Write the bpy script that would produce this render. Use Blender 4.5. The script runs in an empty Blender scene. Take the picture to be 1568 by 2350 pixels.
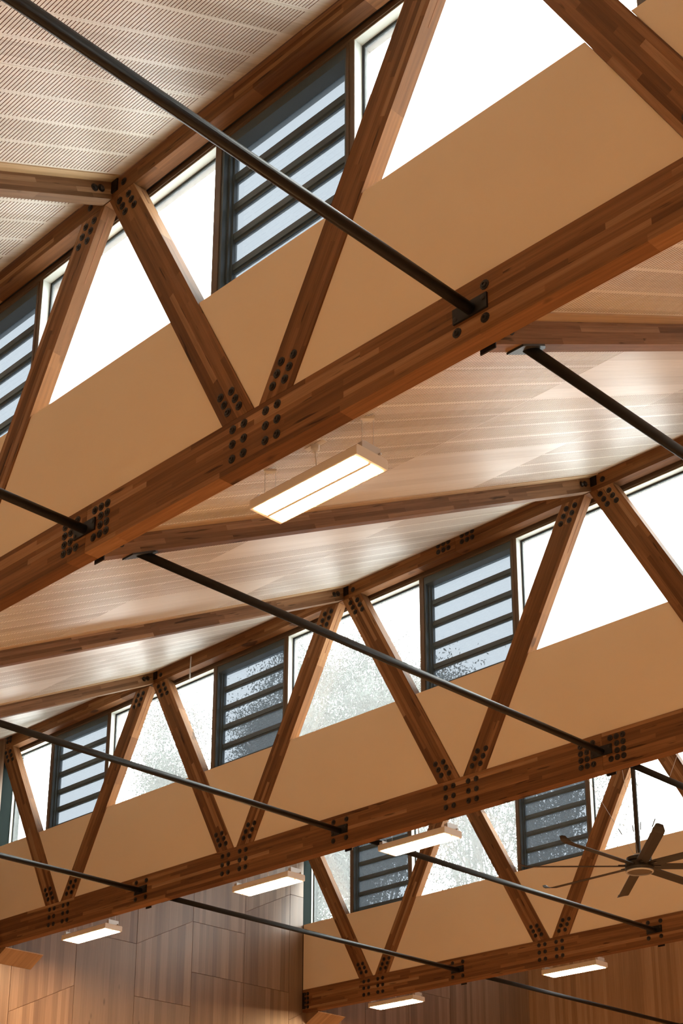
import bpy, math, random
import numpy as np
from mathutils import Matrix, Vector

# ------------------------------------------------------------------ units
# All layout numbers are in truss bays ("P" = one bay = 3.6 m); the floor is z = 0.
S = 3.6
ZO = 6.9
D = 1.7365            # truss spacing
HB = 0.1065           # bottom chord depth
HT = 0.8517           # underside of top chord above underside of bottom chord
WD = 0.033            # timber thickness
SILL = 0.424          # top of plastered bulkhead
M_ = 0.5025           # roof slope
XW = -2.963           # left wall
XR = 3.35             # right wall
YB = 5.2095           # back wall
YF = -3.1             # front wall
ZTC0 = 0.9045         # top of top chord
ZR = 0.0521           # tie rod height
random.seed(7)

def W(x, y, z):
    return Vector((x * S, y * S, z * S + ZO))

scene = bpy.context.scene
col = scene.collection

# ------------------------------------------------------------------ camera
CAM = (2.2953, -1.602, -1.4663)
ROT = (1.92452, -0.00872, 0.79561)
FPX, PCX, PCY = 3592.279, 714.43, 1760.0
cam_data = bpy.data.cameras.new('camera')
cam = bpy.data.objects.new('camera', cam_data)
col.objects.link(cam)
cam.location = W(*CAM)
cam.rotation_mode = 'XYZ'
cam.rotation_euler = ROT
cam_data.sensor_fit = 'VERTICAL'
cam_data.sensor_height = 36.0
cam_data.sensor_width = 36.0 * 1568 / 2350
cam_data.lens = FPX / 2350 * 36.0
cam_data.shift_x = (784 - PCX) / 2350
cam_data.shift_y = (PCY - 1175) / 2350
cam_data.clip_start = 0.05
cam_data.clip_end = 500
scene.camera = cam

# ------------------------------------------------------------------ sky and exposure
SKY = 13.0
LAMP = 168.0
world = bpy.data.worlds.new('overcast_sky')
scene.world = world
world.use_nodes = True
bg = world.node_tree.nodes['Background']
bg.inputs[0].default_value = (0.97, 0.985, 0.955, 1)
bg.inputs[1].default_value = SKY
vs = scene.view_settings
vs.view_transform = 'Standard'
vs.look = 'None'
vs.exposure = 0.0
vs.gamma = 1.0
vs.use_curve_mapping = False

# ------------------------------------------------------------------ node helpers
def new_mat(name):
    m = bpy.data.materials.new(name)
    m.use_nodes = True
    nt = m.node_tree
    b = nt.nodes['Principled BSDF']
    return m, nt, b

def N(nt, t, **kw):
    n = nt.nodes.new(t)
    for k, v in kw.items():
        if k.startswith('i_'):
            n.inputs[int(k[2:])].default_value = v
        else:
            setattr(n, k, v)
    return n

def mth(nt, op, a, b=None):
    n = nt.nodes.new('ShaderNodeMath'); n.operation = op
    for i, v in enumerate((a, b)):
        if v is None: continue
        if isinstance(v, (int, float)): n.inputs[i].default_value = v
        else: nt.links.new(v, n.inputs[i])
    return n.outputs[0]

def mixc(nt, blend, fac, a, b):
    n = nt.nodes.new('ShaderNodeMix'); n.data_type = 'RGBA'; n.blend_type = blend
    for i, v in ((0, fac), (6, a), (7, b)):
        if isinstance(v, (int, float)): n.inputs[i].default_value = v
        elif isinstance(v, tuple): n.inputs[i].default_value = (*v, 1)
        else: nt.links.new(v, n.inputs[i])
    return n.outputs[2]

def ramp(nt, fac, stops):
    n = nt.nodes.new('ShaderNodeValToRGB')
    e = n.color_ramp.elements
    while len(e) < len(stops): e.new(0.5)
    for el, (p, c) in zip(e, stops):
        el.position = p
        el.color = (*c, 1) if isinstance(c, tuple) else (c, c, c, 1)
    nt.links.new(fac, n.inputs[0])
    return n.outputs[0]

def coords(nt):
    tc = N(nt, 'ShaderNodeTexCoord')
    sp = N(nt, 'ShaderNodeSeparateXYZ')
    nt.links.new(tc.outputs['Object'], sp.inputs[0])
    oi = N(nt, 'ShaderNodeObjectInfo')
    return sp.outputs[0], sp.outputs[1], sp.outputs[2], oi.outputs['Random']

def comb(nt, x, y, z):
    c = N(nt, 'ShaderNodeCombineXYZ')
    for i, v in enumerate((x, y, z)):
        if isinstance(v, (int, float)): c.inputs[i].default_value = v
        else: nt.links.new(v, c.inputs[i])
    return c.outputs[0]

def white(nt, vec):
    n = N(nt, 'ShaderNodeTexWhiteNoise', noise_dimensions='3D')
    nt.links.new(vec, n.inputs['Vector'])
    return n.outputs['Value']

def noise(nt, vec, scale=1.0, detail=4.0, rough=0.55):
    n = N(nt, 'ShaderNodeTexNoise', noise_dimensions='3D')
    nt.links.new(vec, n.inputs['Vector'])
    n.inputs['Scale'].default_value = scale
    n.inputs['Detail'].default_value = detail
    n.inputs['Roughness'].default_value = rough
    return n.outputs['Fac']

def glulam(name, stops, lam=0.043, length=1.1, rough=0.62):
    """laminated hardwood: boards along local x, stacked in local z, finger-jointed"""
    m, nt, b = new_mat(name)
    x, y, z, r = coords(nt)
    ro = mth(nt, 'MULTIPLY', r, 37.0)
    row = mth(nt, 'FLOOR', mth(nt, 'MULTIPLY', z, 1 / lam))
    sh = mth(nt, 'MULTIPLY', white(nt, comb(nt, row, ro, 3.3)), 7.0)
    xs = mth(nt, 'ADD', mth(nt, 'MULTIPLY', x, 1 / length), sh)
    wob = mth(nt, 'MULTIPLY', white(nt, comb(nt, row, ro, 9.1)), 0.55)
    colm = mth(nt, 'FLOOR', mth(nt, 'ADD', xs, wob))
    tone = white(nt, comb(nt, row, colm, ro))
    base = ramp(nt, tone, stops)
    g = noise(nt, comb(nt, mth(nt, 'ADD', mth(nt, 'MULTIPLY', x, 1.3), mth(nt, 'MULTIPLY', tone, 23)),
                       mth(nt, 'MULTIPLY', y, 34), mth(nt, 'ADD', mth(nt, 'MULTIPLY', z, 42), ro)), 1.0, 6, 0.65)
    base = mixc(nt, 'MULTIPLY', 0.75, base, ramp(nt, g, [(0.25, 0.45), (0.75, 1.35)]))
    w = noise(nt, comb(nt, mth(nt, 'ADD', mth(nt, 'MULTIPLY', x, 2.2), mth(nt, 'MULTIPLY', tone, 11)),
                       mth(nt, 'MULTIPLY', y, 5), mth(nt, 'ADD', mth(nt, 'MULTIPLY', z, 26), ro)), 1.0, 2, 0.5)
    vein = ramp(nt, w, [(0.645, 1.0), (0.70, 0.25)])
    base = mixc(nt, 'MULTIPLY', 0.85, base, vein)
    nt.links.new(base, b.inputs['Base Color'])
    b.inputs['Roughness'].default_value = rough
    b.inputs['Specular IOR Level'].default_value = 0.16
    return m

def board_mat(name, stops, axis='x', across='y', width=0.09, rough=0.4, coat=0.0, grain=0.6, knots=0.0, seed_rows=True):
    """veneer / boards: streaks along `axis`, tone changes across"""
    m, nt, b = new_mat(name)
    x, y, z, r = coords(nt)
    A = {'x': x, 'y': y, 'z': z}
    u, v = A[axis], A[across]
    ro = mth(nt, 'MULTIPLY', r, 53.0)
    jit = noise(nt, comb(nt, 0.0, mth(nt, 'MULTIPLY', v, 3.0), ro), 1.0, 1)
    row = mth(nt, 'FLOOR', mth(nt, 'MULTIPLY', mth(nt, 'ADD', v, mth(nt, 'MULTIPLY', jit, 0.25)), 1 / width))
    tone = white(nt, comb(nt, row, ro, 1.7))
    soft = noise(nt, comb(nt, mth(nt, 'MULTIPLY', u, 0.25), mth(nt, 'MULTIPLY', v, 9.0), ro), 1.0, 3)
    t = mth(nt, 'ADD', mth(nt, 'MULTIPLY', tone, 0.55), mth(nt, 'MULTIPLY', soft, 0.45))
    base = ramp(nt, t, stops)
    g = noise(nt, comb(nt, mth(nt, 'MULTIPLY', u, 1.6), mth(nt, 'MULTIPLY', v, 75), ro), 1.0, 5, 0.65)
    base = mixc(nt, 'MULTIPLY', grain, base, ramp(nt, g, [(0.3, 0.68), (0.7, 1.18)]))
    if knots:
        vo = N(nt, 'ShaderNodeTexVoronoi', feature='F1')
        nt.links.new(comb(nt, mth(nt, 'MULTIPLY', u, 1.9), mth(nt, 'MULTIPLY', v, 6.0), ro), vo.inputs['Vector'])
        vo.inputs['Scale'].default_value = 1.0
        k = ramp(nt, vo.outputs['Distance'], [(0.05, 0.42), (0.13, 1.0)])
        base = mixc(nt, 'MULTIPLY', knots, base, k)
    nt.links.new(base, b.inputs['Base Color'])
    b.inputs['Roughness'].default_value = rough
    b.inputs['Specular IOR Level'].default_value = 0.5
    if coat:
        b.inputs['Coat Weight'].default_value = coat
        b.inputs['Coat Roughness'].default_value = 0.42
    return m

def plain(name, c, rough=0.5, metal=0.0, spec=0.5, var=0.0, vscale=6.0):
    m, nt, b = new_mat(name)
    b.inputs['Base Color'].default_value = (*c, 1)
    b.inputs['Roughness'].default_value = rough
    b.inputs['Metallic'].default_value = metal
    b.inputs['Specular IOR Level'].default_value = spec
    if var:
        x, y, z, r = coords(nt)
        n = noise(nt, comb(nt, x, y, z), vscale, 4)
        f = ramp(nt, n, [(0.3, 1 - var), (0.7, 1 + var)])
        nt.links.new(mixc(nt, 'MULTIPLY', 1.0, c, f), b.inputs['Base Color'])
    return m

def glass_mat(name, tint, veil, veil_col=(1, 1, 1), gloss=0.06):
    """window pane: clear, a little mirror, and a white veil that paints in bright haze"""
    m, nt, b = new_mat(name)
    nt.nodes.remove(b)
    out = nt.nodes['Material Output']
    tr = N(nt, 'ShaderNodeBsdfTransparent'); tr.inputs[0].default_value = (*tint, 1)
    tl = N(nt, 'ShaderNodeBsdfTranslucent'); tl.inputs[0].default_value = (*veil_col, 1)  # white translucence puts the haze over trees and sky into the pane
    gl = N(nt, 'ShaderNodeBsdfGlossy'); gl.inputs[0].default_value = (0.9, 0.95, 1, 1)
    gl.inputs['Roughness'].default_value = 0.02
    m1 = N(nt, 'ShaderNodeMixShader'); m1.inputs[0].default_value = veil
    nt.links.new(tr.outputs[0], m1.inputs[1]); nt.links.new(tl.outputs[0], m1.inputs[2])
    m2 = N(nt, 'ShaderNodeMixShader'); m2.inputs[0].default_value = gloss
    nt.links.new(m1.outputs[0], m2.inputs[1]); nt.links.new(gl.outputs[0], m2.inputs[2])
    nt.links.new(m2.outputs[0], out.inputs[0])
    return m

def emit(name, c, s):
    m, nt, b = new_mat(name)
    nt.nodes.remove(b)
    e = N(nt, 'ShaderNodeEmission'); e.inputs[0].default_value = (*c, 1); e.inputs[1].default_value = s
    nt.links.new(e.outputs[0], nt.nodes['Material Output'].inputs[0])
    return m

MT = {}
MT['truss'] = glulam('truss_hardwood', [(0.0, (0.138, 0.057, 0.0215)), (0.45, (0.205, 0.088, 0.0335)), (0.85, (0.275, 0.126, 0.051)), (1.0, (0.37, 0.195, 0.090))])
MT['rafter'] = glulam('rafter_daylit_hardwood', [(0.0, (0.155, 0.082, 0.042)), (0.45, (0.225, 0.124, 0.066)), (0.85, (0.295, 0.170, 0.094)), (1.0, (0.38, 0.24, 0.142))], lam=0.04, length=1.0)  # same timber as the trusses, with daylight's paler grey put into its colour
MT['ply'] = board_mat('ceiling_plywood', [(0.2, (0.62, 0.56, 0.475)), (0.5, (0.73, 0.68, 0.60)), (0.8, (0.80, 0.755, 0.685))], 'y', 'x', 0.16, 0.46, 0.22, 0.35)
MT['batten'] = board_mat('batten_pine', [(0.2, (0.50, 0.34, 0.18)), (0.8, (0.62, 0.45, 0.27))], 'y', 'x', 0.05, 0.45)
MT['felt'] = plain('acoustic_felt', (0.19, 0.085, 0.045), 0.9, spec=0.1)
MT['panel'] = board_mat('wall_veneer', [(0.15, (0.150, 0.092, 0.058)), (0.5, (0.222, 0.145, 0.096)), (0.85, (0.30, 0.210, 0.148))], 'z', 'y', 0.085, 0.40, 0.18, 0.6)
MT['panel_knot'] = board_mat('wall_veneer_knotty', [(0.15, (0.185, 0.128, 0.090)), (0.5, (0.225, 0.158, 0.112)), (0.85, (0.265, 0.188, 0.137))], 'z', 'y', 0.11, 0.40, 0.18, 0.5, 0.8)
MT['board_back'] = board_mat('back_wall_boards', [(0.15, (0.36, 0.23, 0.14)), (0.5, (0.48, 0.32, 0.20)), (0.85, (0.58, 0.41, 0.27))], 'z', 'x', 0.085, 0.42, 0.1, 0.6)
MT['corbel'] = board_mat('corbel_boards', [(0.2, (0.26, 0.15, 0.08)), (0.8, (0.36, 0.22, 0.125))], 'x', 'y', 0.09, 0.42)
MT['plaster'] = plain('cream_plaster', (0.80, 0.635, 0.435), 0.75, spec=0.25, var=0.015, vscale=1.2)
MT['steel'] = plain('black_steel', (0.009, 0.009, 0.009), 0.45, 0.0, 0.35, 0.25, 9.0)
MT['bolt'] = plain('blackened_bolt', (0.020, 0.018, 0.017), 0.45, 0.3, 0.5)
MT['bronze'] = plain('bronze_aluminium', (0.125, 0.080, 0.050), 0.42, 0.0, 0.5)
MT['grey'] = plain('charcoal_aluminium', (0.080, 0.115, 0.138), 0.38, 0.0, 0.5)
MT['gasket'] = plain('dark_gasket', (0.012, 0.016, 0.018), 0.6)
MT['white'] = plain('white_reveal', (0.62, 0.66, 0.63), 0.6)
MT['jamb'] = plain('dark_green_jamb', (0.012, 0.019, 0.018), 0.75, 0.0, 0.08)
MT['glass'] = glass_mat('clear_glass', (0.96, 0.985, 0.98), 0.042)
MT['lglass'] = glass_mat('screened_louvre_glass', (0.212, 0.225, 0.240), 0.046, (0.88, 0.95, 1.0), 0.03)
MT['lampw'] = plain('lamp_white', (0.78, 0.76, 0.72), 0.4)
MT['lampg'] = plain('lamp_bracket_grey', (0.60, 0.60, 0.60), 0.35, 0.3)
MT['emit'] = emit('lamp_diffuser_glow', (1.0, 0.60, 0.29), LAMP)
MT['wire'] = plain('galvanised_wire', (0.55, 0.55, 0.54), 0.35, 0.6)
MT['fan'] = plain('fan_black', (0.020, 0.019, 0.018), 0.40, 0.0, 0.6)
MT['blade'] = plain('fan_blade_dark', (0.017, 0.013, 0.011), 0.4, 0.0, 0.45)
MT['lens'] = plain('fan_lens', (0.10, 0.075, 0.055), 0.35)
MT['floor'] = board_mat('floor_boards', [(0.2, (0.62, 0.49, 0.36)), (0.8, (0.72, 0.58, 0.43))], 'x', 'y', 0.11, 0.4)
MT['wallw'] = plain('warm_wall', (0.46, 0.33, 0.22), 0.6)
MT['roofm'] = plain('metal_roofing', (0.50, 0.52, 0.53), 0.5, 0.0)
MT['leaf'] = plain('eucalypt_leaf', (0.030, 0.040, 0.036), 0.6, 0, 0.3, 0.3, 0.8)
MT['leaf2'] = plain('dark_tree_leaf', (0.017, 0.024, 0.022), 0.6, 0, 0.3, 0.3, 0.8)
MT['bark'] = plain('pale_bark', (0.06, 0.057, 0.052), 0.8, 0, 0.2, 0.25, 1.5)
MT['ground'] = plain('lawn', (0.08, 0.09, 0.06), 0.9, 0, 0.1, 0.2, 0.4)

# ------------------------------------------------------------------ mesh helpers
class MB:
    def __init__(s): s.v = []; s.f = []; s.mi = []
    def add(s, vs, fs, mi=0):
        o = len(s.v); s.v += [tuple(v) for v in vs]
        for f in fs: s.f.append(tuple(i + o for i in f)); s.mi.append(mi)
        return s
    def box(s, x0, x1, y0, y1, z0, z1, mi=0):
        vs = [(x, y, z) for x in (x0, x1) for y in (y0, y1) for z in (z0, z1)]
        return s.add(vs, [(0, 1, 3, 2), (4, 6, 7, 5), (0, 4, 5, 1), (2, 3, 7, 6), (0, 2, 6, 4), (1, 5, 7, 3)], mi)
    def prism(s, poly, y0, y1, axis='y', mi=0):
        """poly: counter-clockwise 2d points; extruded along axis"""
        n = len(poly)
        f3 = {'y': lambda a, b, t: (a, t, b), 'x': lambda a, b, t: (t, a, b), 'z': lambda a, b, t: (a, b, t)}[axis]
        vs = [f3(a, b, y0) for a, b in poly] + [f3(a, b, y1) for a, b in poly]
        fs = [tuple(range(n)), tuple(range(2 * n - 1, n - 1, -1))]
        fs += [((i + 1) % n, i, n + i, n + (i + 1) % n) for i in range(n)]
        if axis in ('x', 'z'): fs = [tuple(reversed(f)) for f in fs]
        return s.add(vs, fs, mi)
    def tube(s, a, b, r, n=10, r2=None, mi=0, cap=True):
        a, b = Vector(a), Vector(b); r2 = r if r2 is None else r2
        d = (b - a).normalized()
        t = Vector((0, 0, 1)) if abs(d.z) < 0.9 else Vector((1, 0, 0))
        u = d.cross(t).normalized(); w = u.cross(d)
        vs = []
        for p, rr in ((a, r), (b, r2)):
            for i in range(n):
                q = 2 * math.pi * i / n
                vs.append(p + (u * math.cos(q) + w * math.sin(q)) * rr)
        fs = [(i, n + i, n + (i + 1) % n, (i + 1) % n) for i in range(n)]
        if cap: fs += [tuple(range(n)), tuple(range(2 * n - 1, n - 1, -1))]
        return s.add(vs, fs, mi)
    def lathe(s, prof, n=16, axis='z', c=(0, 0, 0), mi=0):
        """prof: (r, h) list; r = 0 allowed at ends"""
        o = len(s.v); rings = []
        for r, h in prof:
            ring = []
            k = 1 if r == 0 else n
            for i in range(k):
                q = 2 * math.pi * i / n
                p = (r * math.cos(q), r * math.sin(q), h)
                if axis == 'y': p = (p[0], p[2], p[1])
                if axis == 'x': p = (p[2], p[0], p[1])
                ring.append(len(s.v)); s.v.append((p[0] + c[0], p[1] + c[1], p[2] + c[2]))
            rings.append(ring)
        for A, B in zip(rings, rings[1:]):
            for i in range(n):
                a0, a1 = A[i % len(A)], A[(i + 1) % len(A)]
                b0, b1 = B[i % len(B)], B[(i + 1) % len(B)]
                f = [a0, a1, b1, b0]
                f = [x for j, x in enumerate(f) if x not in f[:j]]
                if len(f) > 2: s.f.append(tuple(f)); s.mi.append(mi)
        return s
    def mesh(s, name, mats, smooth=False):
        me = bpy.data.meshes.new(name)
        me.from_pydata(s.v, [], s.f)
        for m in (mats if isinstance(mats, (list, tuple)) else [mats]): me.materials.append(MT[m])
        if any(s.mi): me.polygons.foreach_set('material_index', s.mi)
        if smooth: me.polygons.foreach_set('use_smooth', [True] * len(s.f))
        me.update()
        return me

def link(name, me, parent=None, M=None, loc=None):
    o = bpy.data.objects.new(name, me)
    col.objects.link(o)
    if M is None: M = Matrix.Translation(Vector(loc) if loc is not None else Vector((0, 0, 0)))
    if parent is not None:
        o.parent = parent
        M = PINV[parent.name] @ M
    o.matrix_basis = M
    PINV[o.name] = (Matrix.Identity(4) if parent is None else PINV[parent.name]) if False else (link_world(o, parent)).inverted()
    return o

PINV = {}
def link_world(o, parent):
    if parent is None: return o.matrix_basis.copy()
    return PINV[parent.name].inverted() @ o.matrix_basis

def tag(o, label=None, cat=None, group=None, kind=None):
    if label: o['label'] = label
    if cat: o['category'] = cat
    if group: o['group'] = group
    if kind: o['kind'] = kind
    return o

def empty(name, loc):
    o = bpy.data.objects.new(name, None)
    col.objects.link(o)
    o.empty_display_size = 0.2
    o.matrix_basis = Matrix.Translation(loc)
    PINV[o.name] = o.matrix_basis.inverted()
    return o

def frameM(origin, ex, ey, ez):
    M = Matrix.Identity(4)
    for i, e in enumerate((ex, ey, ez)):
        for j in range(3): M[j][i] = e[j]
    for j in range(3): M[j][3] = origin[j]
    return M

def wbox(name, mat, x0, x1, y0, y1, z0, z1, parent=None):
    """axis-aligned box given in bay units; local origin at its low corner"""
    mb = MB().box(0, (x1 - x0) * S, 0, (y1 - y0) * S, 0, (z1 - z0) * S)
    return link(name, mb.mesh(name, mat), parent, loc=W(x0, y0, z0))

CR = Matrix.Identity(3)
from mathutils import Euler
RM = Euler(ROT, 'XYZ').to_matrix()
def px(x, y, z):
    d = RM.transposed() @ (Vector((x, y, z)) - Vector(CAM))
    if d.z >= -0.01: return (-9999, -9999)
    return (PCX + FPX * d.x / -d.z, PCY - FPX * d.y / -d.z)
def seen(x, y, z, m=260):
    a, b = px(x, y, z)
    return -m < a < 1568 + m and -m < b < 2350 + m

CT, ST = 1 / math.sqrt(1 + M_ * M_), M_ / math.sqrt(1 + M_ * M_)
CEIL = 0.047           # ceiling above underside of rafters (vertical)
def zraf(yr): return M_ * (yr - 0.037)            # rafter underside, yr relative to lower truss

# ------------------------------------------------------------------ setting: floor and outer walls
def slab(name, mat, x0, x1, y0, y1, z0, z1):
    return tag(wbox(name, mat, x0, x1, y0, y1, z0, z1), kind='structure')
ZF = -ZO / S
slab('floor', 'floor', XW, XR, YF, YB, ZF - 0.05, ZF)
slab('wall_back', 'board_back', XW - 0.06, XR + 0.06, YB, YB + 0.06, ZF, 0.84)
slab('wall_right', 'wallw', XR, XR + 0.06, YF, YB, ZF, 1.0)
slab('wall_front', 'wallw', XW - 0.06, XR + 0.06, YF - 0.06, YF, ZF, 0.5)

# ceilings: one per saw-tooth, deck + panels
def slotted(wu, lv, pv, sw, m0, m1, g, t, ncol):
    mb = MB()
    def quad(u0, u1, v0, v1, z=0.0, mi=0):
        mb.add([(u0, v0, z), (u0, v1, z), (u1, v1, z), (u1, v0, z)], [(0, 1, 2, 3)], mi)
    pu = wu / ncol
    v = m0; prev = 0.0
    while v + sw < lv - m1:
        quad(0, wu, prev, v)
        e = 0.0
        for j in range(ncol):
            a, b = j * pu + g / 2, (j + 1) * pu - g / 2
            quad(e, a, v, v + sw); e = b
            mb.add([(a, v, 0), (b, v, 0), (b, v, t), (a, v, t)], [(3, 2, 1, 0)], 1)
            mb.add([(a, v + sw, 0), (b, v + sw, 0), (b, v + sw, t), (a, v + sw, t)], [(0, 1, 2, 3)], 1)
        quad(e, wu, v, v + sw)
        prev = v + sw; v += pv
    quad(0, wu, prev, lv)
    quad(0, wu, 0, lv, t, 1)
    mb.add([(0, 0, 0), (wu, 0, 0), (wu, lv, 0), (0, lv, 0), (0, 0, t), (wu, 0, t), (wu, lv, t), (0, lv, t)],
           [(0, 1, 5, 4), (1, 2, 6, 5), (2, 3, 7, 6), (3, 0, 4, 7)])
    return mb

SL = math.sqrt(1 + M_ * M_)
ROWS = [(0.036, 0.600), (0.600, 1.155), (1.155, D - 0.0015)]
COLS = [(0.044, 0.353), (0.353, 0.660), (0.660, 0.9845)]
PT = 0.012
pmesh = {}
for ri, (ya, yb) in enumerate(ROWS):
    for ci, (xa, xb) in enumerate(COLS):
        gap = 0.0022
        wu, lv = (xb - xa) * S - gap, (yb - ya) * S * SL - gap
        if ri == 1 and ci in (0, 2):
            pmesh[ri, ci] = MB().box(0, wu, 0, lv, 0, PT).mesh('ceiling_panel_plain', 'ply')
        else:
            pmesh[ri, ci] = slotted(wu, lv, 0.0085 * S * SL, 0.0019 * S * SL, 0.018, 0.13 if ri == 2 else 0.012,
                                    0.009 * S, PT, 4).mesh('ceiling_panel_slotted', ['ply', 'felt'])
exv, eyv, ezv = Vector((1, 0, 0)), Vector((0, CT, ST)), Vector((0, -ST, CT))
ceil_names = {-2: 'ceiling', -1: 'ceiling', 0: 'ceiling', 1: 'ceiling', 2: 'ceiling'}
for k in (-2, -1, 0, 1, 2):
    y0 = k * D + 0.062
    y1 = (k + 1) * D + (0.10 if k < 2 else 0.0)
    if k == -2: y0 = YF
    lo = CEIL + PT * 1.05 / S / CT + 0.004
    def zd(y): return zraf(y - k * D) + lo
    poly = [(y0, zd(y0)), (y1, zd(y1)), (y1, zd(y1) + 0.05), (y0, zd(y0) + 0.05)]
    mb = MB().prism([(a * S, b * S + ZO) for a, b in poly], XW * S, XR * S, 'x')
    deck = link('ceiling', mb.mesh('ceiling_deck', 'roofm'))
    tag(deck, kind='structure')
    for i in range(-3, 4):
        if k == -2: break
        for ri, (ya, yb) in enumerate(ROWS):
            for ci, (xa, xb) in enumerate(COLS):
                a, b = i + xa, i + xb
                if a < XW - 0.02 or b > XR + 0.01: continue
                o = W(a, k * D + ya, zraf(ya) + CEIL)
                link('ceiling_panel', pmesh[ri, ci], deck, frameM(o, exv, eyv, ezv))
        if i + 0.0155 > XW and i + 0.05 < XR:
            lv = (D - 0.0015 - 0.036) * S * SL
            mb = MB().box(0, 0.0275 * S, 0, lv, 0, 0.016)
            link('batten', mb.mesh('batten', 'batten'), deck, frameM(W(i + 0.0160, k * D + 0.036, zraf(0.036) + CEIL - 0.003), exv, eyv, ezv))

# ------------------------------------------------------------------ left wall of slanted timber panels
wl = wbox('wall_left', 'felt', XW - 0.06, XW - 0.0045, YF, YB, ZF, 0.02)
tag(wl, kind='structure')
def rooftop(y):
    k = math.floor(y / D + 1e-6)
    return zraf(y - k * D) + CEIL + 0.02
def wpanel(y0, y1, zb, zt, mat):
    """quad panel y0..y1, bottom (zl, zr), top (zl, zr)"""
    g = 0.0010
    poly = [(y0 + g, zb[0] + g), (y1 - g, zb[1] + g), (y1 - g, zt[1] - g), (y0 + g, zt[0] - g)]
    poly = [((a - y0) * S, (b - zb[0]) * S) for a, b in poly]
    mb = MB().prism(poly, 0, 0.014, 'x')
    return link('wall_panel', mb.mesh('wall_panel', mat), wl, loc=W(XW, y0, zb[0]) - Vector((0.014, 0, 0)))
# backing behind panels up to the roof line
for k in range(-2, 3):
    ya, yb_ = max(k * D, YF), min((k + 1) * D, YB)
    poly = [(ya, 0.0), (yb_, 0.0), (yb_, rooftop(yb_ - 1e-4)), (ya, rooftop(ya + 1e-4))]
    mb = MB().prism([((a - ya) * S, b * S) for a, b in poly], 0, 0.05 * S, 'x')
    link('wall_backing', mb.mesh('wall_backing', 'felt'), wl, loc=W(XW - 0.0545, ya, 0.0))
for k in (-1, 0, 1, 2):
    wbox('end_jamb', 'jamb', XW - 0.054, XW, k * D, k * D + 0.095, 0.03, ZTC0, wl)
# columns: (y0, y1, [(z at y0, z at y1, ...) joints from low to high])
WC = [
    (1.7365, 1.848, [(-0.60, -0.60)]),
    (1.848, 2.160, [(-0.62, -0.62), (-0.235, -0.079)]),
    (2.160, 2.474, [(-0.46, -0.46), (0.153, 0.153)]),
    (2.474, 2.787, [(-0.62, -0.47), (-0.075, -0.075), (0.154, 0.312)]),
    (2.787, 3.100, [(-0.55, -0.55), (0.081, 0.081), (0.311, 0.311)]),
    (3.100, 3.385, [(-0.40, -0.40), (0.081, 0.081), (0.416, 0.557)]),
    (3.385, 3.473, [(-0.048, -0.004), (0.558, 0.558)]),
    (3.473, 3.507, [(-0.30, -0.30)]),
    (3.507, 3.902, [(-0.30, -0.30)]),
    (3.902, 4.222, [(-0.25, -0.25), (0.074, 0.235)]),
    (4.222, 4.542, [(-0.25, -0.25), (0.228, 0.228)]),
    (4.542, 5.207, [(-0.30, -0.30)]),
]
yy = YF
while yy < 1.7:
    WC.append((yy, min(yy + 0.313, 1.7365), [(-0.5, -0.5), (-0.1, -0.1)])); yy += 0.313
n = 0
for (y0, y1, js) in WC:
    if y1 - y0 < 0.005: continue
    cuts = [y0] + [k * D for k in range(-1, 3) if y0 + 0.01 < k * D < y1 - 0.01] + [y1]
    for a, b in zip(cuts, cuts[1:]):
        f = lambda j, y: j[0] + (j[1] - j[0]) * (y - y0) / (y1 - y0)
        bounds = [(ZF + 0.001, ZF + 0.001)] + [(f(j, a), f(j, b)) for j in js]
        top = (rooftop(a + 1e-4) - 0.025, rooftop(b - 1e-4) - 0.025)
        bounds = [q for q in bounds if min(q) < min(top) - 0.02] + [top]
        for q0, q1 in zip(bounds, bounds[1:]):
            knot = (y0, q0[0] < 0.1) in ((2.160, True), (2.474, True)) and q1[0] < 0.2 and not (y0 == 2.474 and q0[0] > -0.1)
            wpanel(a, b, q0, q1, 'panel_knot' if knot else 'panel')
            n += 1

# ------------------------------------------------------------------ bolts
R_B = 0.0088 * S
bolt_me = MB().lathe([(R_B, 0), (R_B * 0.98, -0.005), (R_B * 0.56, -0.0052), (R_B * 0.56, -0.012), (R_B * 0.40, -0.015), (R_B * 0.26, -0.015), (R_B * 0.20, -0.009), (0, -0.009)], 12, 'y').mesh('bolt', 'bolt')
def bolt(parent, x, z, k):
    return link('bolt', bolt_me, parent, loc=W(x, k * D, z))

# ------------------------------------------------------------------ trusses
def beam(name, mat, parent, x0, x1, y0, y1, z0, z1):
    """horizontal member along x, local x along the grain"""
    mb = MB().box(0, (x1 - x0) * S, 0, (y1 - y0) * S, 0, (z1 - z0) * S)
    return link(name, mb.mesh(name, mat), parent, loc=W(x0, y0, z0))

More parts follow.
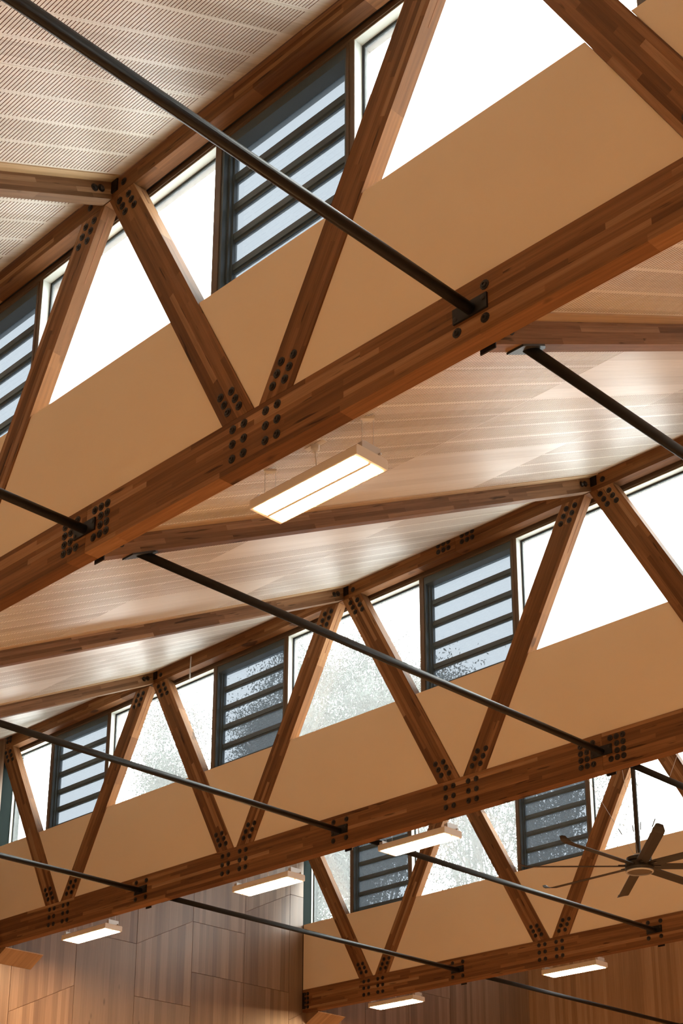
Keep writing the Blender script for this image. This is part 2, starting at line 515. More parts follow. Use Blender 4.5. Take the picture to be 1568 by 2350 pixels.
A_, B_, A2, B2 = 0.092, 0.0071, 0.0914, 0.0085
def diagonal(parent, xt, xv, k, slot):
    """from top node xt to bottom node xv"""
    s = 1 if xv > xt else -1
    pts = [(xv - s * A_, HB + 0.0006), (xv - s * B_, HB + 0.0006), (xt + s * A2, HT - 0.0006), (xt + s * B2, HT - 0.0006)]
    o = Vector((pts[0][0], pts[0][1]))
    d = (Vector(pts[3]) - Vector(pts[0])).normalized()
    nrm = Vector((d.y, -d.x))
    # local x along d (upwards), local z = across so that ex, ey(+Y world), ez right handed
    ex = Vector((d.x, 0, d.y)); ey = Vector((0, 1, 0)); ez = ex.cross(ey)
    loc = []
    for p in pts:
        q = Vector((p[0] - o.x, 0, p[1] - o.y)) * S
        loc.append((q.dot(ex), q.dot(ez)))
    area = sum(loc[i][0] * loc[(i + 1) % 4][1] - loc[(i + 1) % 4][0] * loc[i][1] for i in range(4))
    if area < 0: loc.reverse()
    mb = MB().prism(loc, 0, WD * S, 'y')
    Mx = frameM(W(o.x, k * D, o.y), ex, ey, ez)
    ob = link('diagonal', mb.mesh('diagonal', 'truss'), parent, Mx)
    if slot:
        # sawn slot for the hidden steel plate, on the side that faces right
        if s > 0: e0, e1 = Vector(pts[2]), Vector(pts[1])
        else: e0, e1 = Vector(pts[3]), Vector(pts[0])
        dd = (e1 - e0).normalized(); nn = Vector((dd.y, -dd.x)) * (1 if Vector((dd.y, -dd.x)).x > 0 else -1)
        L = 0.055 if s > 0 else 0.155
        a, b = e0 + dd * 0.018, e0 + dd * (0.018 + L)
        q = [a, b, b + nn * 0.0003, a + nn * 0.0003]
        q = [((p.x - a.x) * S, (p.y - a.y) * S) for p in q]
        ar = sum(q[i][0] * q[(i + 1) % 4][1] - q[(i + 1) % 4][0] * q[i][1] for i in range(4))
        if ar < 0: q.reverse()
        mb = MB().prism(q, 0, 0.0028 * S, 'y')
        link('plate_slot', mb.mesh('plate_slot', 'felt'), ob, loc=W(a.x, k * D + 0.0155, a.y))
    return ob

CHB = [(-0.0617, 0.0866), (-0.0314, 0.0866), (-0.0617, 0.0560), (-0.0314, 0.0560), (-0.0617, 0.0255), (-0.0314, 0.0255),
       (0.0259, 0.0866), (0.0560, 0.0866), (0.0259, 0.0560), (0.0560, 0.0560), (0.0259, 0.0255), (0.0560, 0.0255)]
DLB = [(-0.0992, 0.1714), (-0.0688, 0.1714), (-0.0882, 0.1507), (-0.0579, 0.1507), (-0.0772, 0.1302), (-0.0469, 0.1302)]
DRB = [(0.0644, 0.1707), (0.0956, 0.1707), (0.0535, 0.1503), (0.0848, 0.1503), (0.0426, 0.1295), (0.0738, 0.1295)]
TRB = [(0.0450, 0.8320), (0.0755, 0.8320), (0.0562, 0.8114), (0.0867, 0.8114), (0.0670, 0.7908), (0.0978, 0.7908)]
RODB = [(-0.0302, 0.0866), (0.0272, 0.0850), (-0.0310, 0.0248), (0.0260, 0.0245)]
SPB = [(0.0275, 0.0852), (0.0478, 0.0852), (0.0683, 0.0852), (0.0478, 0.0650), (0.0683, 0.0650), (0.0478, 0.0446), (0.0683, 0.0446),
       (0.0272, 0.0246), (0.0478, 0.0246), (0.0680, 0.0246), (-0.0715, 0.0852), (-0.0512, 0.0852), (-0.0303, 0.0860), (-0.0718, 0.0648), (-0.0513, 0.0648),
       (-0.0718, 0.0447), (-0.0513, 0.0446), (-0.0720, 0.0245), (-0.0515, 0.0243), (-0.0309, 0.0245)]
TLAB = {0: 'large reddish timber truss nearest the viewer, crossing the whole picture',
        1: 'middle reddish timber truss with five louvre windows behind its diagonals',
        2: 'farthest reddish timber truss at lower right, behind the black ceiling fan'}
ZTC = ZTC0
for k in (0, 1, 2):
    t = empty('timber_truss', W(0, k * D, 0))
    tag(t, TLAB[k], 'truss', 'timber roof trusses')
    xl = XW + 0.0012
    g = 0.0004
    for a, b in ((xl, 0 - g), (0 + g, XR - 0.002)):
        beam('bottom_chord', 'truss', t, a, b, k * D, k * D + WD, 0, HB)
    spl = {0: 1.5, 1: -0.5, 2: 1.5}[k]
    for a, b in ((xl, spl - g), (spl + g, XR - 0.002)):
        beam('top_chord', 'truss', t, a, b, k * D, k * D + WD, HT, ZTC)
    for i in range(-3, 4):
        if i + 0.5 < XR - 0.05:
            diagonal(t, i, i + 0.5, k, True) if i > -3 else diagonal(t, i + 0.0, i + 0.5, k, True)
        if i - 0.5 > XW: diagonal(t, i, i - 0.5, k, True)
        # bolts of top node i and bottom node i + 0.5, only where they can be seen
        if seen(i, k * D, HT):
            for bx, bz in TRB:
                if i > -3: bolt(t, i - bx, bz, k)
                bolt(t, i + bx, bz, k)
            if i > -3:
                for bx, bz in ((0.0560, 0.8765), (-0.0630, 0.8768)): bolt(t, i + bx, bz, k)
            else:
                for a in (0.0497, 0.0715):
                    for b in (0.8785, 0.8968): bolt(t, i + a, b, k)
        if seen(i + 0.5, k * D, HB):
            for bx, bz in CHB + DLB + DRB: bolt(t, i + 0.5 + bx, bz, k)
        if i > -3 and seen(i, k * D, 0.05):
            splice = (i == 0 and k < 2)
            for bx, bz in (SPB if splice else RODB): bolt(t, i + bx, bz, k)
    if seen(-3, k * D, 0.05):
        for a in (0.0527 + 0.001, 0.0735):
            for b in (0.0218, 0.0428, 0.0634, 0.0841): bolt(t, -3 + a, b, k)
        mb = MB().box(0, 0.0105 * S, 0, 0.004, 0, 0.078 * S)
        link('end_plate', mb.mesh('end_plate', 'steel'), t, loc=W(XW + 0.0012, k * D, 0.0145) - Vector((0, 0.0045, 0)))
    if k == 1:
        for a in (0.4304, 0.4512, 0.4716, 0.5274, 0.5480, 0.5688):
            for b in (0.8755, 0.8973): bolt(t, -1 + a, b, k)
# the truss behind the viewer: only its plain beams close the roof there
tb = beam('trim_1', 'truss', None, XW + 0.002, XR - 0.002, -D, -D + WD, 0, HB); tag(tb, kind='structure')
tb = beam('trim_2', 'truss', None, XW + 0.002, XR - 0.002, -D, -D + WD, HT, ZTC); tag(tb, kind='structure')

# ------------------------------------------------------------------ bulkheads: plastered panels between the diagonals
for k in (-1, 0, 1, 2):
    wb = wbox('wall_bulkhead', 'plaster', XW + 0.001, XR - 0.001, k * D + WD + 0.0006, k * D + 0.060, 0.0655, SILL)
    tag(wb, kind='structure')
    if k == -1: continue
    def infill(poly):
        x0, z0 = poly[0]
        mb = MB().prism([((a - x0) * S, (b - z0) * S) for a, b in poly], 0, (WD - 0.0025) * S, 'y')
        link('infill_panel', mb.mesh('infill_panel', 'plaster'), wb, loc=W(x0, k * D + 0.0028, z0))
    e = 0.0006
    z0, z1 = HB + e, SILL
    fr = (z1 - HB) / (HT - HB)
    def xe(xb, xt): return xb + (xt - xb) * fr
    for i in range(-3, 4):
        v = i + 0.5
        if v > XR: break
        # inside the V, above bottom node v
        a0, a1 = v - B_ + e, v + B_ - e
        b0, b1 = xe(v - B_, i + A2) + e, xe(v + B_, i + 1 - A2) - e
        if b1 > XR - 0.01:
            continue
        infill([(a0, z0), (a1, z0), (b1, z1), (b0, z1)])
        # between node v and node v + 1
        a0, a1 = v + A_ + e, v + 1 - A_ - e
        b0, b1 = xe(v + A_, i + 1 - B2) + e, xe(v + 1 - A_, i + 1 + B2) - e
        if v + 1 < XR: infill([(a0, z0), (a1, z0), (b1, z1), (b0, z1)])
    a1 = -2.5 - A_ - e
    infill([(XW + 0.001, z0), (a1, z0), (xe(-2.5 - A_, -3 + B2) - e, z1), (XW + 0.001, z1)])

# ------------------------------------------------------------------ clerestory windows
YW0, YG, YL = 0.042, 0.0645, 0.073
wn = 0
HEADZ = 0.8375
BZ = 0.430
for k in (-1, 0, 1, 2):
    y = k * D
    # head rail, dark strip for the gap's shade and sill rail run the length of the truss
    hd = wbox('trim_3', 'bronze', XW + 0.001, XR - 0.001, y + YW0, y + 0.088, HEADZ, ZTC)
    tag(hd, kind='structure')
    wbox('gap_shade_strip', 'gasket', XW + 0.001, XR - 0.001, y + WD + 0.0006, y + YW0 - 0.0004, HT + 0.006, ZTC, hd)  # near-black strip stands in for shade between chord and head rail
    wbox('head_bead', 'bronze', XW + 0.001, XR - 0.001, y + YW0 - 0.0025, y + YW0, HEADZ + 0.0035, HEADZ + 0.0060, hd)
    sr = wbox('trim_4', 'bronze', XW + 0.001, XR - 0.001, y + 0.0605, y + 0.090, 0.405, BZ)
    tag(sr, kind='structure')
    for i in range(-4, 4):
        # ---- louvre window between two bronze mullions
        x0, x1 = i + 0.311, i + 0.703
        if x0 > XW and x1 < XR:
            wn += 1
            w = empty('window_%d' % wn, W((x0 + x1) / 2, y + YW0, BZ)); tag(w, kind='structure')
            wbox('mullion', 'bronze', x0, i + 0.328, y + YW0, y + 0.088, BZ, HEADZ, w)
            m2 = wbox('mullion', 'bronze', i + 0.6825, x1, y + YW0, y + 0.088, BZ, HEADZ, w)
            wbox('bead', 'bronze', i + 0.6885, i + 0.6915, y + YW0 - 0.0022, y + YW0, BZ, HEADZ, m2)
            l0, l1 = i + 0.328, i + 0.6825
            wbox('louvre_head', 'grey', l0, l1, y + YW0 + 0.003, y + 0.086, 0.8135, HEADZ, w)
            wbox('louvre_sill', 'grey', l0, l1, y + YW0 + 0.020, y + 0.086, BZ, 0.4440, w)
            for a, sg in ((l0, 1), (l1, -1)):
                for q, (d0, d1, ya, yb2) in enumerate(((0, 0.006, 0.045, 0.086), (0.006, 0.0115, 0.058, 0.082), (0.0115, 0.0155, 0.066, 0.078))):
                    p0, p1 = sorted((a + sg * d0, a + sg * d1))
                    wbox('louvre_jamb', 'grey', p0, p1, y + ya, y + yb2, 0.4441, 0.8134, w)
            g0, g1 = l0 + 0.0155, l1 - 0.0155
            zs = [0.8247 - 0.074 * q for q in range(6)]
            for q in range(5):
                bl = wbox('louvre_blade', 'lglass', g0, g1, y + YL, y + YL + 0.0018, zs[q + 1] + 0.0105, zs[q] - 0.0105, w)
            for q in range(1, 6):
                br = wbox('louvre_rail', 'grey', g0, g1, y + YL - 0.005, y + YL + 0.007, zs[q] - 0.0045, zs[q] + 0.0105, w)
                wbox('rail_lip', 'grey', g0, g1, y + YL - 0.0015, y + YL + 0.006, zs[q] - 0.0105, zs[q] - 0.0048, br)
        # ---- fixed pane with deep white reveal
        x0, x1 = i + 0.703, i + 1.311
        x0 = max(x0, XW + 0.0012); x1 = min(x1, XR - 0.002)
        if x1 - x0 > 0.1:
            wn += 1
            w = empty('window_%d' % wn, W((x0 + x1) / 2, y + YG, BZ)); tag(w, kind='structure')
            wbox('glass_pane', 'glass', x0 + 0.008, x1 - 0.008, y + YG, y + YG + 0.0018, BZ + 0.004, HEADZ - 0.008, w)
            lx = x0
            for nm, mt, q in (('reveal', 'white', (x0, x1, y + YW0 + 0.0008, y + 0.063, HEADZ - 0.0016, HEADZ)),
                              ('reveal', 'white', (lx, lx + 0.0016, y + (YW0 + 0.0008 if lx > XW + 0.01 else 0.051), y + 0.063, BZ, HEADZ - 0.0016)),
                              ('reveal', 'white', (x1 - 0.0016, x1, y + YW0 + 0.0008, y + 0.063, BZ, HEADZ - 0.0016)),
                              ('pane_frame', 'gasket', (lx, x1, y + 0.0632, y + 0.070, HEADZ - 0.008, HEADZ)),
                              ('pane_frame', 'gasket', (lx, lx + 0.008, y + 0.0632, y + 0.070, BZ, HEADZ - 0.008)),
                              ('pane_frame', 'gasket', (x1 - 0.008, x1, y + 0.0632, y + 0.070, BZ, HEADZ - 0.008)),
                              ('pane_frame', 'gasket', (lx + 0.008, x1 - 0.008, y + 0.0632, y + 0.070, BZ, BZ + 0.004))):
                wbox(nm, mt, *q, w)

# ------------------------------------------------------------------ rafters
RAF = {(-1, 0): 'short brown timber rafter meeting the nearest truss at upper left',
       (0, 1): 'brown timber rafter at right edge above a black tie rod, below nearest truss',
       (0, 0): 'long brown timber rafter rising behind the largest lit pendant light',
       (0, -1): 'brown timber rafter meeting the middle truss near the centre of the picture',
       (0, -2): 'brown timber rafter at left edge ending at the leftmost complete louvre bay',
       (1, -2): 'timber rafter foot hidden behind the middle truss above the panelled wall',
       (1, -1): 'timber rafter foot hidden behind the middle truss beside a pendant light',
       (1, 0): 'timber rafter foot hidden behind the middle truss above the fan pole',
       (2, -2): 'timber rafter foot hidden behind the farthest truss left of its right pendant',
       (2, -1): 'timber rafter foot hidden behind the farthest truss at the right edge'}
RW = 0.0155
for (k, i), lab in RAF.items():
    ya, yb = 0.0385, D - 0.0008
    root = empty('timber_rafter', W(i, k * D + ya, zraf(ya)))
    tag(root, lab, 'rafter', 'timber rafters')
    L = (yb - ya) * S * SL
    dep = (CEIL + 0.0062) * S * CT
    # parallelogram side so both ends are vertical
    e = dep * M_
    mb = MB().prism([(0, 0), (L, 0), (L + e, dep), (e, dep)], -RW * S, RW * S, 'y')
    Mr = frameM(W(i, k * D + ya, zraf(ya)), eyv, Vector((-1, 0, 0)), ezv)
    body = link('beam', mb.mesh('beam', 'rafter'), root, Mr)
    wbox('foot_plate', 'steel', i - RW, i + RW, k * D + ya - 0.0022, k * D + ya - 0.0002, -0.006, 0.052, root)
    # steel angle beside the head of the rafter
    if k < 2:
        wbox('head_bracket', 'steel', i + RW + 0.0003, i + 0.0355, (k + 1) * D - 0.0045, (k + 1) * D - 0.0004, 0.8665, 0.900, root)
    bm = MB().lathe([(R_B, 0), (R_B, 0.006), (R_B * 0.55, 0.006), (R_B * 0.55, 0.02), (R_B * 0.3, 0.024), (0, 0.024)], 12, 'x').mesh('bolt', 'bolt')
    for (yr, dz) in ((D - 0.030, 0.026), (D - 0.047, 0.026), (0.075, 0.026)):
        link('bolt', bm, root, loc=W(i + RW, k * D + yr, zraf(yr) + dz))

# ------------------------------------------------------------------ tie rods
RODS = {(-1, 1): 'thick black steel tie rod crossing the top half of the picture diagonally',
        (-1, 0): 'black steel tie rod entering from left to the bolted splice of nearest truss',
        (0, 1): 'black steel tie rod leaving at right edge below the nearest truss',
        (0, 0): 'long black steel tie rod from nearest truss down to middle truss splice',
        (0, -1): 'black steel tie rod from left edge to the centre of the middle truss',
        (0, -2): 'short black steel tie rod at left edge ending left on middle truss',
        (1, -2): 'black steel tie rod in front of panelled wall ending on the farthest truss',
        (1, -1): 'black steel tie rod behind a lit pendant, ending at right on farthest truss',
        (1, 0): 'black steel tie rod above the ceiling fan at right edge',
        (2, -2): 'dark tie rod at bottom right against the boarded back wall'}
RR = 0.0097 * S
for (k, i), lab in RODS.items():
    ys = 0.037 + ZR / M_
    ye = (k + 1) * D - 0.0042 if k < 2 else YB - 0.0045
    root = empty('tie_rod', W(i, k * D + ys, ZR))
    tag(root, lab, 'tie rod', 'black steel tie rods')
    p0, p1 = W(i, k * D + ys + 0.012, ZR), W(i, ye, ZR)
    # tube whose lower end is mitred against the sloping plate
    mb = MB()
    nseg = 20
    ring0, ring1 = [], []
    for q in range(nseg):
        a = 2 * math.pi * q / nseg
        dx, dz = RR * math.cos(a), RR * math.sin(a)
        ring0.append((dx, (0.006 * S) + dz / M_, dz)); ring1.append((dx, (ye - k * D - ys) * S, dz))
    fs = [(q, nseg + q, nseg + (q + 1) % nseg, (q + 1) % nseg) for q in range(nseg)]
    mb.add(ring0 + ring1, fs + [tuple(range(nseg)), tuple(range(2 * nseg - 1, nseg - 1, -1))])
    me = mb.mesh('tube', 'steel')
    me.polygons.foreach_set('use_smooth', [len(p.vertices) == 4 for p in me.polygons])
    link('tube', me, root, loc=W(i, k * D + ys, ZR))
    # plate under the rafter foot (clipped corners)
    if not (k == -1):
        L, h = 0.040 * S, 0.0172 * S
        poly = [(-h, -L), (h, -L), (h, L * 0.62), (h * 0.45, L), (-h * 0.45, L), (-h, L * 0.62)]
        mb = MB().prism(poly, 0, 0.012, 'z')
        link('rafter_plate', mb.mesh('rafter_plate', 'steel'), root, frameM(W(i, k * D + ys, ZR) - ezv * 0.0135, exv, eyv, ezv))
    # plate on the chord face
    pl = MB().box(-0.0365 * S, 0.0325 * S, 0, 0.014, 0, 0.0275 * S)
    plo = link('chord_plate', pl.mesh('chord_plate', 'steel'), root, loc=W(i, ye, 0.0405) + Vector((0, 0, 0)))
    sm = MB().lathe([(0.016, 0), (0.016, -0.004), (0.009, -0.006), (0, -0.006)], 10, 'y').mesh('screw', 'bolt')
    for sx in (-0.031, 0.026): link('screw', sm, plo, loc=W(i + sx, ye, 0.0475 if sx < 0 else 0.060))

# ------------------------------------------------------------------ timber corbels at the left wall
CORB = {1: 'orange timber-lined wedge below the left end of the middle truss',
        2: 'orange timber-lined wedge below the left end of the farthest truss'}
for k, lab in CORB.items():
    root = empty('wall_corbel', W(XW, k * D + 0.022, -0.05)); tag(root, lab, 'corbel', 'timber corbels')
    wdt = 0.181 / 2
    for q in range(2):
        ya = 0.022 + q * wdt
        poly = [(0, -0.050 * S), (0.083 * S, -0.0050 * S), (0.083 * S, -0.0012 * S), (0, -0.0012 * S)]
        ya2 = ya + 0.0004; yb2 = ya + wdt - 0.0004
        mb = MB().prism([(a, b) for a, b in poly], 0, (yb2 - ya2) * S, 'y')
        link('lining_board', mb.mesh('lining_board', 'corbel'), root, loc=W(XW + 0.0012, k * D + ya2, 0))

# ------------------------------------------------------------------ pendant lights
FL, FW_, FH = 0.281 * S, 0.0815 * S, 0.021 * S
def box_mb(*a): return MB().box(*a)
lm = {}
# body: box with chamfered long edges, ends in lighter caps
h2, l2 = FW_ / 2, FL / 2
c1 = 0.010
prof = [(-h2 + 0.004, 0), (h2 - 0.004, 0), (h2, 0.006), (h2, FH - 0.010), (h2 - 0.010, FH), (-h2 + 0.010, FH), (-h2, FH - 0.010), (-h2, 0.006)]
lm['housing'] = MB().prism(prof, -l2 + 0.03, l2 - 0.03, 'x').mesh('housing', 'lampw')
for nm, sg in (('a', 1), ('b', -1)):
    x0, x1 = sorted((sg * (l2 - 0.0302), sg * l2))
    lm['cap' + nm] = MB().prism(prof, x0, x1, 'x').mesh('end_cap', 'lampw')
dw = (FW_ - 0.060) / 2
lm['dif1'] = MB().box(-l2 + 0.030, l2 - 0.030, -h2 + 0.018, -h2 + 0.018 + dw, -0.003, -0.0002).mesh('diffuser', 'emit')
lm['dif2'] = MB().box(-l2 + 0.030, l2 - 0.030, h2 - 0.018 - dw, h2 - 0.018, -0.003, -0.0002).mesh('diffuser', 'emit')
lm['strip'] = MB().box(-l2 + 0.028, l2 - 0.028, -0.011, 0.011, -0.005, -0.0002).mesh('centre_strip', 'lampw')
lm['brk'] = MB().box(0, 0.003, -0.085, 0.085, 0, 0.062).mesh('hanger_bracket', 'lampg')
lm['brk2'] = MB().box(-0.045, -0.0005, -0.085, -0.082, 0, 0.05).box(-0.045, -0.0005, 0.082, 0.085, 0, 0.05).mesh('bracket_arm', 'lampg')
lm['clip'] = MB().lathe([(0.009, -0.01), (0.009, 0.01), (0, 0.012)], 8, 'x').mesh('thumb_screw', 'wire')
lm['canopy'] = MB().box(-0.045, 0.045, -0.02, 0.02, -0.02, 0).mesh('ceiling_mount', 'lampw')
def pendant(cx, cy, k, lab, grp='suspended twin-panel pendant lights'):
    zb = 0.012
    base = W(cx, cy, zb)
    root = empty('pendant_light', base); tag(root, lab, 'light', grp)
    hs = link('housing', lm['housing'], root, loc=base)
    link('end_cap', lm['capa'], root, loc=base); link('end_cap', lm['capb'], root, loc=base)
    link('diffuser', lm['dif1'], root, loc=base); link('diffuser', lm['dif2'], root, loc=base)
    link('centre_strip', lm['strip'], root, loc=base)
    zc_ = (zraf(cy - k * D) + CEIL) * S + ZO
    for sg in (1, -1):
        p = base + Vector((sg * (l2 - 0.012), 0, FH))
        bk = link('hanger_bracket', lm['brk'], root, frameM(p, Vector((1, 0, 0)), Vector((0, 1, 0)), Vector((0, 0, 1))))
        link('bracket_arm', lm['brk2'], bk, loc=p)
        link('thumb_screw', lm['clip'], bk, loc=p + Vector((0.012, 0.07, 0.012)))
        top = Vector((p.x, p.y, zc_))
        mt = link('ceiling_mount', lm['canopy'], root, Matrix.Translation(top - Vector((sg * 0.03, 0, 0.012))) @ Matrix.Rotation(math.pi / 4, 4, 'Z'))
        for dx in (-0.026, 0.026):
            mb = MB().tube((0, 0, 0), (0, 0, zc_ - 0.03 - p.z), 0.0022, 6)
            link('suspension_wire', mb.mesh('suspension_wire', 'wire'), root, loc=p + Vector((dx - sg * 0.03, dx, 0)))
    mb = MB().tube((0, 0, 0), (-0.02, 0, zc_ - 0.05 - base.z - FH), 0.0045, 8)
    link('power_cable', mb.mesh('power_cable', 'lampw'), root, loc=base + Vector((0, 0, FH)))
    mb = MB().lathe([(0.03, 0), (0.03, -0.03), (0.018, -0.045), (0.0, -0.045)], 12).box(-0.09, 0.09, -0.02, 0.02, 0, 0.01)
    link('cable_rose', mb.mesh('cable_rose', 'lampw'), root, loc=Vector((base.x - 0.02, base.y, zc_ - 0.012)))
pendant(0.486, 0.168, 0, 'largest lit white pendant light, hanging below the nearest truss')
pendant(-0.834, 1.922, 1, 'lit pendant light left of the ceiling fan, in front of a louvre window')
pendant(-1.530, 1.920, 1, 'lit pendant light beside the top of the panelled left wall and dark window jamb')
pendant(-2.535, 1.920, 1, 'lit pendant light at lower left, just above the wall corbel')
pendant(-1.548, 3.690, 2, 'lit pendant light at lower right below the farthest truss, larger of its two')
pendant(-2.555, 3.682, 2, 'lit pendant light at the bottom edge below the farthest truss, smaller of its two')
for (cx, cy, k) in ((1.486, 0.168, 0), (2.486, 0.168, 0), (0.45, 1.92, 1), (1.45, 1.92, 1), (2.45, 1.92, 1), (-0.45, 3.69, 2), (0.55, 3.69, 2), (1.55, 3.69, 2), (2.55, 3.69, 2),
                    (-1.5, -1.57, -1), (-0.5, -1.57, -1), (0.5, -1.57, -1), (1.5, -1.57, -1), (2.5, -1.57, -1)):  # unseen lamps added along the grid to brighten the interior
    pendant(cx, cy, k, 'added unseen pendant light that brightens the hall', 'added unseen pendant lights')

# ------------------------------------------------------------------ ceiling fan
fx, fy, fz = -0.479, 2.605, 0.015
fb = W(fx, fy, fz)
fan = empty('ceiling_fan', fb)
tag(fan, 'large black eight-bladed ceiling fan with upturned blade tips at right', 'fan')
zc_ = (zraf(fy - D) + CEIL) * S + ZO
link('motor_hub', MB().lathe([(0, 0.115), (0.11, 0.115), (0.148, 0.10), (0.150, 0.06), (0.138, 0.048), (0.166, 0.036), (0.171, -0.03), (0.163, -0.052), (0.155, -0.058), (0, -0.058)], 32).mesh('motor_hub', 'fan'), fan, loc=fb)
link('lens_ring', MB().lathe([(0.159, -0.058), (0.164, -0.066), (0.159, -0.076), (0.146, -0.079), (0.146, -0.064)], 32).mesh('lens_ring', 'lampg'), fan, loc=fb)
link('lens', MB().lathe([(0.145, -0.066), (0.10, -0.074), (0, -0.077)], 32).mesh('lens', 'lens', True), fan, loc=fb)
link('pole', MB().tube((0, 0, 0.10), (0, 0, zc_ - fb.z), 0.030, 16).mesh('pole', 'fan'), fan, loc=fb)
link('wire_collar', MB().lathe([(0.031, 0.15), (0.055, 0.15), (0.055, 0.135), (0.031, 0.135)], 16).mesh('wire_collar', 'wire'), fan, loc=fb)
# blade: twisted extruded aluminium section, tip turned up
RB_, R0 = 0.397 * S, 0.15
bm = MB()
secs = []
for q, r in enumerate([R0, R0 + 0.10, 0.5 * RB_, RB_ - 0.13, RB_ - 0.06, RB_ - 0.02, RB_]):
    up = 0.0 if q < 4 else (0.012, 0.032, 0.055)[q - 4]
    wch = 0.070 if q else 0.050
    if q >= 5: wch = 0.066 - 0.012 * (q - 4)
    tw = math.radians(-13)
    secs.append([(r, wch * s * math.cos(tw), 0.0 + up + wch * s * math.sin(tw) + t) for s, t in ((-1, 0.0), (-0.3, 0.009), (1, 0.003), (1, -0.003), (-0.3, -0.001), (-1, -0.006))])
vsb = [v for s_ in secs for v in s_]
fsb = []
for a in range(len(secs) - 1):
    for j in range(6):
        fsb.append((a * 6 + j, a * 6 + (j + 1) % 6, (a + 1) * 6 + (j + 1) % 6, (a + 1) * 6 + j))
fsb += [tuple(range(5, -1, -1)), tuple(range(len(vsb) - 6, len(vsb)))]
bm.add(vsb, fsb)
blade_me = bm.mesh('blade', 'blade')
arm_me = MB().box(0.13, 0.25, -0.022, 0.022, -0.004, 0.012).mesh('blade_arm', 'fan')
A0 = FAN_A0 = 0.0
def ang_of(pxy):
    # heading of a blade tip seen at pixel pxy, on the plane of the blades
    d = RM @ Vector(((pxy[0] - PCX) / FPX, -(pxy[1] - PCY) / FPX, -1))
    t = (fz - CAM[2]) / d.z
    return math.atan2(CAM[1] + t * d.y - fy, CAM[0] + t * d.x - fx)
A0 = ang_of((1251, 2042))
for q in range(8):
    Mz = Matrix.Translation(fb) @ Matrix.Rotation(A0 + q * math.pi / 4, 4, 'Z')
    bl = link('blade', blade_me, fan, Mz)
    link('blade_arm', arm_me, bl, Mz)
for q in range(4):
    a = A0 + math.pi / 8 + q * math.pi / 2
    ex_, ey_ = math.cos(a) * 0.72, math.sin(a) * 0.72
    zt = (zraf(fy + ey_ / S - D) + CEIL) * S + ZO
    mb = MB().tube((math.cos(a) * 0.05, math.sin(a) * 0.05, 0.145), (ex_, ey_, zt - fb.z), 0.0028, 6)
    gw = link('guy_wire', mb.mesh('guy_wire', 'wire'), fan, loc=fb)
    c0 = Vector((math.cos(a) * 0.05, math.sin(a) * 0.05, 0.145)); c1_ = Vector((ex_, ey_, zt - fb.z))
    d = (c1_ - c0)
    link('turnbuckle', MB().tube(c0 + d * 0.20, c0 + d * 0.26, 0.007, 8).mesh('turnbuckle', 'fan'), gw, loc=fb)

# hanging cord end at the middle truss
co = MB().tube((0, 0, 0), (-0.012, 0, -0.33), 0.009, 8)
o = link('hanging_cord', co.mesh('hanging_cord', 'wire'), loc=W(-1.756, D - 0.012, 0.888))
tag(o, 'short grey cord end hanging over the top chord of the middle truss', 'cord')

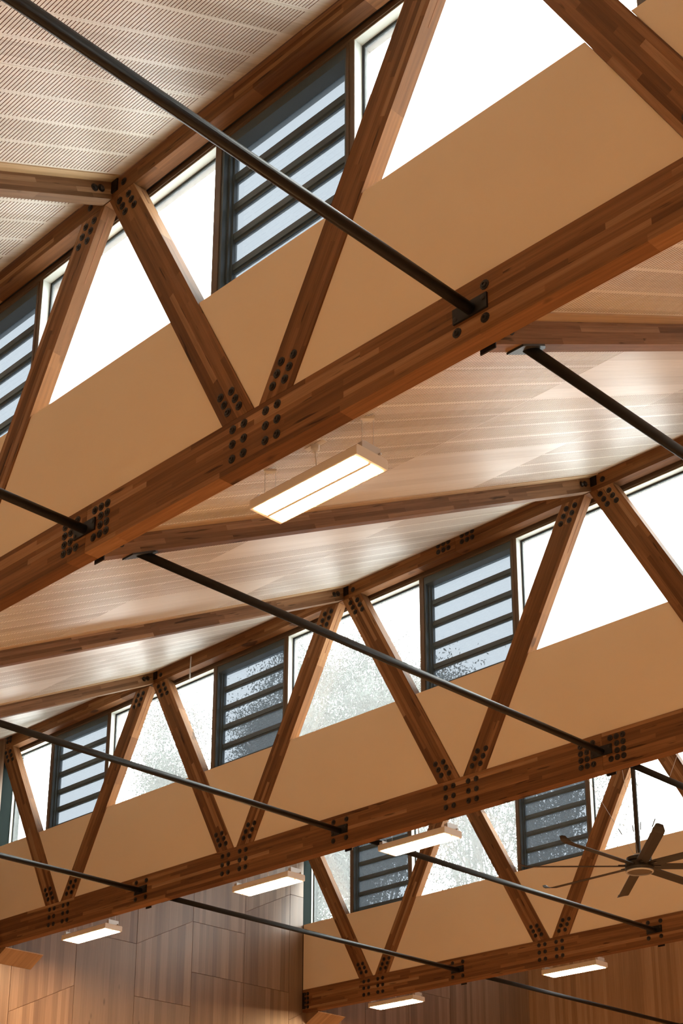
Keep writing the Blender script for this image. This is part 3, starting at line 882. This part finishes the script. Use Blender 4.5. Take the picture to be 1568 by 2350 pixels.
# ------------------------------------------------------------------ outside: ground and trees
slab('trim_5', 'ground', -30, 26, YB + 0.2, 34, ZF - 0.2, ZF - 0.03)
def tree(x, y, ztop, crown, lab, mat, nleaf, seed, spread=1.0, dens=1.0):
    rnd = random.Random(seed)
    nr = np.random.RandomState(seed)
    base = W(x, y, ZF)
    root = empty('gum_tree', base); tag(root, lab, 'tree', 'trees outside the windows')
    Ht = (ztop - ZF) * S
    Rw = crown * S
    mb = MB(); tips = []
    def limb(p, d, L, r, lv):
        q = p + d * L
        mb.tube(p, q, r, 7, r * 0.72)
        if lv == 0 or L < 0.5:
            tips.append(q); return
        if lv <= 2: tips.append(p + d * L * 0.6)
        for _ in range(rnd.choice((2, 3))):
            nd = (d + Vector((rnd.uniform(-1, 1), rnd.uniform(-1, 1), rnd.uniform(-0.35, 0.7))) * 0.62 * spread).normalized()
            limb(q, nd, L * rnd.uniform(0.62, 0.84), r * 0.66, lv - 1)
    limb(Vector((0, 0, -0.1)), Vector((rnd.uniform(-.06, .06), rnd.uniform(-.06, .06), 1)).normalized(), Ht * 0.34, 0.30, 5)
    tips_a = np.array([tuple(t) for t in tips])
    # scale the skeleton so the crown has the wanted height and width
    sc = np.array([Rw / max(1e-3, np.percentile(np.abs(tips_a[:, 0]), 92)), Rw / max(1e-3, np.percentile(np.abs(tips_a[:, 1]), 92)), Ht / np.percentile(tips_a[:, 2], 99)])
    mb.v = [(v[0] * sc[0] if v[2] > Ht * 0.3 else v[0], v[1] * sc[1] if v[2] > Ht * 0.3 else v[1], v[2] * sc[2]) for v in mb.v]
    tips_a = tips_a * sc
    link('trunk', mb.mesh('trunk', 'bark'), root, loc=base)
    # leaves: narrow drooping blades around every twig
    idx = nr.randint(0, len(tips_a), nleaf)
    c = tips_a[idx] + nr.normal(0, 1, (nleaf, 3)) * np.array([0.52, 0.52, 0.40]) * dens
    d = nr.normal(0, 1, (nleaf, 3)); d[:, 2] -= 1.0; d /= np.linalg.norm(d, axis=1)[:, None]
    s = np.cross(d, nr.normal(0, 1, (nleaf, 3))); s /= np.linalg.norm(s, axis=1)[:, None]
    Ln = nr.uniform(0.07, 0.16, nleaf)[:, None]; wn_ = nr.uniform(0.014, 0.026, nleaf)[:, None]
    V = np.stack([c, c + d * Ln * 0.5 + s * wn_, c + d * Ln, c + d * Ln * 0.5 - s * wn_], 1).reshape(-1, 3)
    me = bpy.data.meshes.new('foliage')
    me.vertices.add(len(V)); me.vertices.foreach_set('co', V.ravel())
    me.loops.add(4 * nleaf); me.loops.foreach_set('vertex_index', np.arange(4 * nleaf, dtype=np.int32))
    me.polygons.add(nleaf); me.polygons.foreach_set('loop_start', np.arange(0, 4 * nleaf, 4, dtype=np.int32))
    me.polygons.foreach_set('loop_total', np.full(nleaf, 4, dtype=np.int32))
    me.update(calc_edges=True)
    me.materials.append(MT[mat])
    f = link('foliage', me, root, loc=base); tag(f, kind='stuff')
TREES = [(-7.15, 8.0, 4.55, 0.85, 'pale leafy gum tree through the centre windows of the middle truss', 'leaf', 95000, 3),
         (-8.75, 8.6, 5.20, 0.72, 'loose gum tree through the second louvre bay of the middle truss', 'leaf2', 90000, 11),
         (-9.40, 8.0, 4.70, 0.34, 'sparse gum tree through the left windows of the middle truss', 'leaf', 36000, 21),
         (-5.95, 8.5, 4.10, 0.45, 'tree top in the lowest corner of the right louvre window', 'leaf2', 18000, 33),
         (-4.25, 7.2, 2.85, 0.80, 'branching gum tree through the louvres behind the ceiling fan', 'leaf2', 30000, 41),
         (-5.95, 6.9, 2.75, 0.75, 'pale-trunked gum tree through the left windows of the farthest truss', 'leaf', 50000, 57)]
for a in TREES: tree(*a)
